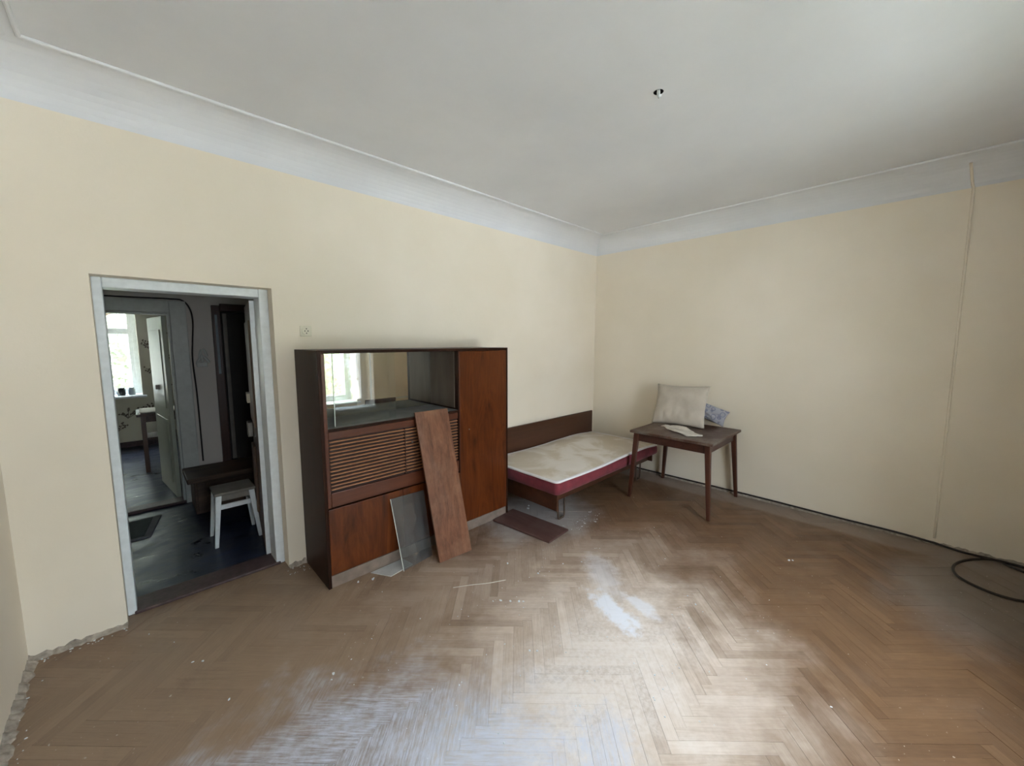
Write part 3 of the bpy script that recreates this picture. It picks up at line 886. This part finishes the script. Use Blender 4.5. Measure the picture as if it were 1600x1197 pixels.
# slatted flap
fx0, fx1 = X0 + T + .026, XP - .003
flap = part('slatted_flap', 'slat_back', cab, (fx0, fx1, Y0c + .022, Y0c + .034, .57, SZ - .02))
part('top_rail', 'veneer_rail', flap, (fx0, fx1, Y0c + .006, Y0c + .024, 1.040, SZ - .022), bevel=.003)
part('bottom_rail', 'veneer_rail', flap, (fx0, fx1, Y0c + .002, Y0c + .024, .572, .672), bevel=.003)
NS = 14
zz = [0.682 + i * (1.036 - 0.682) / NS for i in range(NS)]
slat_me = None
for z in zz:
    if slat_me is None:
        first = part('slat', 'slat', flap, (fx0 + .004, fx1 - .004, Y0c + .004, Y0c + .022, z + .008, z + .0172), bevel=.003)
        slat_me = first.data; zf = z
    else:
        s = first.copy(); C.objects.link(s); s.parent = flap; s.location = (0, 0, z - zf)
part('divider', 'slat_back', flap, (1.455, 1.461, Y0c + .003, Y0c + .022, .675, 1.038))
bm = new(); bmesh.ops.create_icosphere(bm, subdivisions=2, radius=.009, matrix=Matrix.Translation((1.515, Y0c - .004, .92))); obj('knob', bm, 'metal', flap, smooth=True)
# lower doors, tall door, plinth
XM = 1.425
for a, b in ((X0 + T + .001, XM - .002), (XM + .002, XP + .010)):
    part('lower_door', 'veneer', cab, (a, b, Y0c + .001, Y0c + .020, .092, .560), bevel=.002)
td = part('tall_door', 'veneer', cab, (XP + .016, X1 - T - .001, Y0c - .001, Y0c + .018, .092, HZ - T - .003), bevel=.002)
bm = new(); bmesh.ops.create_icosphere(bm, subdivisions=2, radius=.006, matrix=Matrix.Translation((2.075, Y0c - .004, .93))); obj('keyhole', bm, 'metal', td, smooth=True)
part('door_edge', 'veneer_rail', td, (XP + .010, XP + .016, Y0c - .001, Y0c + .018, .092, HZ - T - .003))
part('plinth', 'dusty_plinth', cab, (X0 + T, X1 - T, Y0c + .006, Y0c + .024, 0, .085), bevel=.002)

# leaning plank
def slab(name, b0, b1, t0, t1, th, mat, parent=None, bevel=.0015):
    """board with its front face through four corners (bottom left/right, top left/right)"""
    b0, b1, t0, t1 = map(Vector, (b0, b1, t0, t1))
    n = (t0 - b0).cross(b1 - b0).normalized()
    if n.y < 0:
        n = -n
    bm = new()
    hexa(bm, [b0, b1, t1, t0], [p + n * th for p in (b0, b1, t1, t0)])
    return obj(name, bm, mat, parent, bevel=bevel)
tag(slab('plank', (1.580, 2.415, .002), (1.872, 2.393, .002), (1.532, 2.650, 1.152), (1.835, 2.650, 1.150), .018, 'plank'),
    'reddish-brown loose plank leaning against the slatted cabinet flap', 'plank')
gs = thing('glass_sheet', 'dusty grey glass sheet leaning against the lower cabinet door', 'glass sheet', (1.46, 2.53, 0))
slab('pane', (1.327, 2.512, .002), (1.600, 2.553, .002), (1.313, 2.660, .517), (1.600, 2.660, .510), .005, 'dusty_glass', gs, 0)
slab('ground_edge', (1.325, 2.5105, .002), (1.3285, 2.5105, .002), (1.311, 2.6585, .517), (1.3145, 2.6585, .517), .0055, 'glass_edge', gs, 0)
bm = new(); hexa(bm, [(1.14, 2.66, .002), (1.225, 2.515, .002), (1.42, 2.545, .002), (1.40, 2.665, .002)], [(1.14, 2.66, .008), (1.225, 2.515, .008), (1.42, 2.545, .008), (1.40, 2.665, .008)])
tag(obj('glass_shard', bm, 'pale_glass'), 'flat pale glass offcut lying on the floor by the cabinet plinth', 'glass')
bm = new(); hexa(bm, [(2.335, 2.652, .002), (2.640, 2.700, .002), (2.696, 2.041, .002), (2.402, 2.017, .002)], [(2.335, 2.652, .020), (2.640, 2.700, .020), (2.696, 2.041, .020), (2.402, 2.017, .020)])
tag(obj('loose_board', bm, 'panel', bevel=.003), 'dark brown board lying flat on the floor before the bed', 'board')

# ------------------------------------------------------------------ bed
bed = thing('bed', 'narrow dark wooden bed with long backboard along the wall', 'bed', (3.6, 2.62, 0))
part('backboard', 'bedwood', bed, (2.60, 4.64, 3.122, 3.146, .16, .722), bevel=.003)
part('end_panel', 'bedwood', bed, (2.665, 2.687, 2.15, 3.12, .155, .305), bevel=.003)
part('end_panel', 'bedwood', bed, (4.50, 4.522, 2.15, 3.12, .225, .305), bevel=.003)
part('side_rail', 'bedwood', bed, (2.687, 4.50, 2.20, 2.222, .225, .305), bevel=.003)
part('base', 'bedwood', bed, (2.687, 4.50, 2.222, 3.12, .285, .300))
def u_leg(x, y):
    bm = new()
    tube(bm, smooth_path([(x - .012, y, .23), (x, y, .05), (x + .012, y, .010), (x + .05, y, .008), (x + .085, y, .012), (x + .095, y, .05), (x + .095, y, .23)], 5), .009, 8)
    obj('leg', bm, 'rust', bed, smooth=True)
u_leg(2.80, 2.245); u_leg(4.30, 2.245); u_leg(2.80, 3.05); u_leg(4.30, 3.05)
# mattress with burgundy sides, pale cover on top
mx0, mx1, my0, my1 = 2.635, 4.615, 2.125, 3.105
def sag(x, y):
    s = (x - mx0) / (mx1 - mx0)
    return -.010 * math.sin(math.pi * min(1, max(0, (s - .05) / .6))) ** 2 + .009 * math.exp(-((s - .75) / .13) ** 2) - .018 * max(0, s - .86) / .14 + .006 * noise.noise((x * 3, y * 3, 2))
mat = thing('mattress', 'burgundy-sided mattress with stained pale top lying on the bed', 'mattress', ((mx0 + mx1) / 2, (my0 + my1) / 2, .305))
def rounded_outline(x0, x1, y0, y1, r, n=5):
    pts = []
    for cx, cy, a0 in ((x1 - r, y0 + r, -90), (x1 - r, y1 - r, 0), (x0 + r, y1 - r, 90), (x0 + r, y0 + r, 180)):
        for k in range(n + 1):
            a = R(a0 + 90 * k / n)
            pts.append((cx + r * math.cos(a), cy + r * math.sin(a)))
    # subdivide long edges
    out = []
    for p, q_ in zip(pts, pts[1:] + pts[:1]):
        d = math.hypot(q_[0] - p[0], q_[1] - p[1]); m = max(1, int(d / .06))
        for k in range(m):
            out.append((p[0] + (q_[0] - p[0]) * k / m, p[1] + (q_[1] - p[1]) * k / m))
    return out
def loft(bm, levels):
    rings = [[bm.verts.new((x, y, z(x, y))) for x, y in rounded_outline(mx0 + i, mx1 - i, my0 + i, my1 - i, max(.01, .045 - i))] for i, z in levels]
    m = min(len(r) for r in rings)
    rings = [r[:m] if len(r) == m else r for r in rings]
    for A_, B_ in zip(rings, rings[1:]):
        n = len(A_)
        for k in range(n):
            bm.faces.new((A_[k], A_[(k + 1) % n], B_[(k + 1) % n], B_[k]))
    return rings
def outline_fixed(i, base=rounded_outline(mx0, mx1, my0, my1, .045)):
    cx, cy = (mx0 + mx1) / 2, (my0 + my1) / 2
    hx, hy = (mx1 - mx0) / 2, (my1 - my0) / 2
    return [(cx + (x - cx) * (hx - i) / hx, cy + (y - cy) * (hy - i) / hy) for x, y in base]
def loft_fixed(levels, cap_bottom=False, cap_top=False):
    bm = new()
    rings = [[bm.verts.new((x, y, z + (sag(x, y) if s else 0))) for x, y in outline_fixed(i)] for i, z, s in levels]
    for A_, B_ in zip(rings, rings[1:]):
        n = len(A_)
        for k in range(n):
            bm.faces.new((A_[k], A_[(k + 1) % n], B_[(k + 1) % n], B_[k]))
    if cap_bottom:
        bm.faces.new(rings[0][::-1])
    if cap_top:
        bm.faces.new(rings[-1])
    return bm
bm = loft_fixed([(.02, .308, 0), (.0, .318, 0), (-.004, .36, 1), (-.002, .40, 1), (.002, .425, 1), (.012, .428, 1), (.05, .415, 1), (.3, .40, 1)], True, True)
obj('body', bm, 'burgundy', mat, smooth=True)
bm = loft_fixed([(.003, .425, 1), (-.004, .431, 1), (-.002, .440, 1), (.010, .446, 1), (.03, .441, 1)])
obj('piping', bm, 'piping', mat, smooth=True)
bm = new()
nx, ny = 60, 30
g = [[None] * (ny + 1) for _ in range(nx + 1)]
for i in range(nx + 1):
    for j in range(ny + 1):
        x = mx0 + .02 + (mx1 - mx0 - .04) * i / nx; y = my0 + .02 + (my1 - my0 - .04) * j / ny
        e = min(i, nx - i, 4) / 4 * min(j, ny - j, 4) / 4
        z = .438 + sag(x, y) + .010 * math.sqrt(e) + .005 * noise.noise((x * 7, y * 7, 1)) * e
        g[i][j] = bm.verts.new((x, y, z))
for i in range(nx):
    for j in range(ny):
        bm.faces.new((g[i][j], g[i + 1][j], g[i + 1][j + 1], g[i][j + 1]))
obj('cover', bm, 'cover', mat, smooth=True)

# ------------------------------------------------------------------ table with pillows
TX, TY, TZ = 4.225, 1.650, .748
tb = thing('side_table', 'square red-brown wooden table with dusty top by the right wall', 'table', (TX, TY, 0))
part('tabletop', 'tabletop', tb, (TX - .435, TX + .435, TY - .42, TY + .42, TZ - .026, TZ), bevel=.005)
for sx in (-1, 1):
    part('apron', 'tablewood', tb, (TX + sx * .375 - .011, TX + sx * .375 + .011, TY - .35, TY + .35, TZ - .115, TZ - .026))
for sy in (-1, 1):
    part('apron', 'tablewood', tb, (TX - .364, TX + .364, TY + sy * .36 - .011, TY + sy * .36 + .011, TZ - .115, TZ - .026))
for sx in (-1, 1):
    for sy in (-1, 1):
        bm = new()
        tx, ty = TX + sx * .378, TY + sy * .362; fx, fy = TX + sx * .412, TY + sy * .412
        a, b = .016, .026
        hexa(bm, [(fx - a, fy - a, 0), (fx + a, fy - a, 0), (fx + a, fy + a, 0), (fx - a, fy + a, 0)],
             [(tx - b, ty - b, TZ - .026), (tx + b, ty - b, TZ - .026), (tx + b, ty + b, TZ - .026), (tx - b, ty + b, TZ - .026)])
        obj('leg', bm, 'tableleg', tb, bevel=.006)

def pillow(name, center, wdir, udir, w, h, th, mat, label, seed):
    W3, U3 = Vector(wdir).normalized(), Vector(udir).normalized()
    N3 = W3.cross(U3).normalized(); U3 = N3.cross(W3)
    bm = new()
    n = 28
    P = {}
    for side in (1, -1):
        for i in range(n + 1):
            for j in range(n + 1):
                a, b = 2 * i / n - 1, 2 * j / n - 1
                pin = 1 - .09 * (1 - a * a) * abs(b) ** 3 * .8 - 0.0
                pin2 = 1 - .09 * (1 - b * b) * abs(a) ** 3 * .8
                t = ((1 - abs(a) ** 2.6) * (1 - abs(b) ** 2.6)) ** .55
                p = Vector(center) + W3 * (a * w / 2 * pin2) + U3 * (b * h / 2 * pin)
                wr = .016 * noise.noise((a * 3 + seed, b * 3, side)) * (t ** .5) + .032 * noise.noise((a * 8 + seed, b * 2.5, side + 4)) * max(0, -b + .1) * t
                p += N3 * side * (th / 2 * t + wr)
                edge = i in (0, n) or j in (0, n)
                if edge and side == -1:
                    P[side, i, j] = P[1, i, j]
                else:
                    P[side, i, j] = bm.verts.new(p)
        for i in range(n):
            for j in range(n):
                bm.faces.new((P[side, i, j], P[side, i + 1, j], P[side, i + 1, j + 1], P[side, i, j + 1]))
    return tag(obj(name, bm, mat, smooth=True), label, 'pillow')
pillow('pillow', (4.415, 1.800, .978), (.06, -1, .02), (.37, -.22, .90), .58, .48, .14, 'pillow', 'large plain grey-beige pillow propped up on the table', 1)
pillow('pillow', (4.620, 1.600, .915), (.04, -1, -.32), (.12, -.32, 1), .48, .18, .11, 'blue_pillow', 'smaller blue patterned pillow tucked behind the grey-beige one', 5)
# rag
bm = new(); g = {}
for i in range(15):
    for j in range(11):
        a, b = i / 14, j / 10
        p = Vector((4.24, 1.86, 0)).lerp(Vector((3.95, 1.48, 0)), a) + Vector((.10, -.10, 0)) * (b - .3) * (1 - .35 * a) * 1.7
        p += Vector((noise.noise((a * 5, b * 5, 0)), noise.noise((a * 5, b * 5, 7)), 0)) * .025
        p.z = TZ + .004 + .030 * max(0, noise.noise((a * 4.2, b * 3.4, 3)) + .25) * (1 if 0 < i < 14 and 0 < j < 10 else .2)
        g[i, j] = bm.verts.new(p)
for i in range(14):
    for j in range(10):
        bm.faces.new((g[i, j], g[i + 1, j], g[i + 1, j + 1], g[i, j + 1]))
o = obj('rag', bm, 'cloth', smooth=True)
sm_ = o.modifiers.new('thickness', 'SOLIDIFY'); sm_.thickness = .003; sm_.offset = 1
tag(o, 'crumpled white rag on the table edge before the pillows', 'rag')

# ------------------------------------------------------------------ fixtures and cables
so = thing('wall_socket', 'small square cream socket on the wall above the cabinet', 'socket', (.938, YA, 1.735))
part('plate', 'plastic', so, (.898, .978, YA - .012, YA, 1.735, 1.815), bevel=.005)
bm = new(); tube(bm, [(.938, YA - .012, 1.775), (.938, YA - .022, 1.775)], .029, 20); obj('face', bm, 'plastic', so)
for dx, dz in ((-.0105, 0), (.0105, 0), (0, .016), (0, -.016)):
    bm = new(); tube(bm, [(.938 + dx, YA - .0225, 1.775 + dz), (.938 + dx, YA - .0235, 1.775 + dz)], .0042, 8); obj('hole', bm, 'dark', so)

hk = thing('ceiling_hook', 'ceiling lamp hook in a dark hole with a loose white wire', 'hook', (HX, HY, ZC))
bm = new()
r0 = [bm.verts.new((HX + .0285 * math.cos(a * math.pi / 8), HY + .0285 * math.sin(a * math.pi / 8), ZC + .001)) for a in range(16)]
r1 = [bm.verts.new((HX + .026 * math.cos(a * math.pi / 8), HY + .026 * math.sin(a * math.pi / 8), ZC + .08)) for a in range(16)]
for a in range(16):
    bm.faces.new((r0[a], r0[(a + 1) % 16], r1[(a + 1) % 16], r1[a]))
bm.faces.new(r1)
obj('hole', bm, 'dark', hk)
bm = new()
tube(bm, smooth_path([(HX, HY, ZC + .07), (HX, HY, ZC - .005), (HX + .012, HY + .004, ZC - .022), (HX + .018, HY + .004, ZC - .006)], 5), .004, 8)
obj('hook', bm, 'metal', hk, smooth=True)
bm = new()
tube(bm, smooth_path([(HX - .01, HY, ZC + .05), (HX - .012, HY - .006, ZC), (HX - .022, HY - .012, ZC - .028), (HX - .012, HY - .018, ZC - .035)], 5), .009, 8)
obj('wire', bm, 'white_paint', hk, smooth=True)

bm = new()
pts = [(XB - .006, -.245, .055)] + [(XB - .006, -.245 + .016 * (k / 14), .055 + (2.86 - .055) * k / 14) for k in range(1, 15)]
for k in range(1, 7):
    t = k / 10 * math.pi / 2
    pts.append((XB - .006 - CI * (1 - math.cos(t)), -.225 + .03 * k / 6, ZC - CH + CH * math.sin(t) - .004))
tube(bm, pts, .0085, 8)
tag(obj('painted_wall_cable', bm, 'wall', smooth=True), 'thin painted-over cable running up the right wall to the ceiling', 'cable')

bm = new()
zc_ = .030
pts = [(XB - .018, 2.9, zc_), (XB - .018, 2.2, zc_), (XB - .018, 1.6, zc_ + .004), (XB - .018, 1.0, zc_ + .006), (XB - .018, .4, zc_), (XB - .018, 0.0, zc_), (XB - .022, -.22, .022),
       (XB - .035, -.36, .012), (4.676, -.46, .010), (4.690, -.60, .010), (4.680, -.72, .010), (4.62, -.80, .010), (4.55, -.76, .011), (4.60, -.64, .018), (4.655, -.57, .020), (4.595, -.467, .012), (4.453, -.377, .010), (4.299, -.334, .010),
       (4.158, -.352, .010), (4.065, -.443, .010), (4.034, -.538, .010), (4.055, -.629, .010), (4.14, -.74, .010), (4.30, -.82, .010)]
tube(bm, smooth_path(pts, 8), .0088, 8)
tag(obj('floor_cable', bm, 'rubber', smooth=True), 'black cable along the foot of the right wall, looped on the floor', 'cable')

# ------------------------------------------------------------------ debris on the floor
def crumb(bm, x, y, r, rr, z=0.0):
    m = Matrix.Translation((x, y, z + r * .35)) @ Matrix.Rotation(rr.uniform(0, 6.28), 4, 'Z') @ Matrix.Diagonal((rr.uniform(.7, 1.6), rr.uniform(.6, 1.1), rr.uniform(.35, .7), 1))
    ret = bmesh.ops.create_icosphere(bm, subdivisions=1, radius=r, matrix=m)
    for v in ret['verts']:
        v.co += Vector((rr.uniform(-1, 1), rr.uniform(-1, 1), rr.uniform(-.4, .4))) * r * .25
rr = random.Random(21)
bm = new()
for x, y, r in ((1.95, 2.05, .009), (2.02, 1.80, .008), (2.25, 1.75, .006), (1.62, 1.77, .008), (1.66, 1.72, .010), (1.70, 1.68, .008), (1.72, 1.66, .006), (1.58, 1.80, .005), (2.78, 2.62, .014), (2.83, 2.66, .010),
                (2.95, 2.58, .008), (.62, 1.95, .008), (.60, 1.92, .006), (1.12, 2.58, .012), (1.03, 2.62, .010), (1.45, 1.35, .007), (1.48, 1.32, .006), (2.55, .93, .006), (2.50, .86, .007), (2.46, .80, .005),
                (3.55, .55, .010), (3.57, .53, .006), (-.05, 2.98, .006), (.05, 2.80, .004), (.15, 2.52, .007), (.11, 2.55, .005), (.21, 2.15, .006)):
    crumb(bm, x, y, r, rr)
for k in range(190):
    x = rr.gauss(1.7, .75); y = rr.gauss(1.35, .65)
    if 0 < x < 3.9 and 0.1 < y < 2.4 and not (2.3 < x < 2.72 and y > 1.98) and not (1.3 < x < 1.9 and y > 2.35):
        crumb(bm, x, y, rr.uniform(.0018, .0045), rr)
for k in range(40):
    crumb(bm, rr.uniform(2.72, 3.2), rr.uniform(1.95, 2.14), rr.uniform(.002, .006), rr)
for k in range(20):
    crumb(bm, rr.uniform(XC + .03, DX0), YA - rr.uniform(.02, .06), rr.uniform(.002, .006), rr)
    crumb(bm, XC + rr.uniform(.03, .08), rr.uniform(1.5, YA), rr.uniform(.002, .006), rr)
    crumb(bm, rr.uniform(.70, .84), rr.uniform(3.03, 3.15), rr.uniform(.002, .005), rr)
o = obj('plaster_crumbs', bm, 'white_paint')
o['kind'] = 'stuff'
tag(o, 'white plaster crumbs scattered over the parquet floor', 'debris')
bm = new(); tube(bm, smooth_path([(1.473, 2.096, .004), (1.58, 2.03, .006), (1.68, 1.965, .004), (1.793, 1.906, .004)], 4), .0026, 6)
tag(obj('straw', bm, 'cloth'), 'thin pale straw lying on the parquet before the plank', 'straw')

# ------------------------------------------------------------------ outside: yard and trees
struct('yard_ground', boxes((-40, 45, -45, 50, -3.8, -3.6)), 'yard')
struct('added_dark_ground', boxes((-40, 45, -9.5, -1.6, -3.6, -3.57)), 'dark_ground')  # unseen dark ground added by the house to dim the ceiling
def tree(x, y, h, rad, n, seed, label):
    rr = random.Random(seed)
    t = thing('tree', label, 'tree', (x, y, -3.6), 'trees in the yard')
    bm = new()
    tube(bm, smooth_path([(x, y, -3.6), (x + .1, y + .05, -1.5), (x - .05, y, h * .5), (x, y + .1, h)], 4), [.18 - .012 * k for k in range(13)], 8)
    for k in range(7):
        a = rr.uniform(0, 6.28); z = rr.uniform(-.8, h * .7)
        tube(bm, [(x, y, z), (x + .5 * rad * math.cos(a), y + .5 * rad * math.sin(a), z + .5), (x + .9 * rad * math.cos(a), y + .9 * rad * math.sin(a), z + .8)], [.05, .035, .012], 6)
    obj('trunk', bm, 'bark', t, smooth=True)
    vs, fs = [], []
    blobs = [(x + rr.uniform(-.6, .6) * rad, y + rr.uniform(-.6, .6) * rad, rr.uniform(-.6, h), rr.uniform(.35, .6) * rad) for _ in range(14)]
    for k in range(n):
        bx_, by_, bz_, br = rr.choice(blobs)
        d = Vector((rr.gauss(0, 1), rr.gauss(0, 1), rr.gauss(0, 1))).normalized() * br * rr.uniform(.4, 1) ** .5
        c = Vector((bx_, by_, bz_)) + d
        s = rr.uniform(.07, .13)
        u = Vector((rr.gauss(0, 1), rr.gauss(0, 1), rr.gauss(0, 1))).normalized(); w = u.orthogonal().normalized()
        i = len(vs)
        vs += [c - u * s, c + w * s * .45, c + u * s, c - w * s * .45]
        fs.append((i, i + 1, i + 2, i + 3))
    me = bpy.data.meshes.new('crown')
    off = Vector(t['_o'])
    me.from_pydata([tuple(v - off) for v in vs], [], fs)
    me.materials.append(M['leaf'])
    o = bpy.data.objects.new('crown', me); C.objects.link(o); o.parent = t
    return t
tree(3.6, -7.0, 3.2, 1.6, 5000, 1, 'leafy tree outside the room window, seen in the cabinet mirror')
tree(5.6, -11.0, 4.4, 1.7, 5000, 2, 'leafy tree further off outside the room window')
tree(-.9, 12.6, 3.8, 2.0, 9000, 4, 'pale green tree filling the kitchen window')

# tidy helper properties
for o in scn.objects:
    if '_o' in o:
        del o['_o']
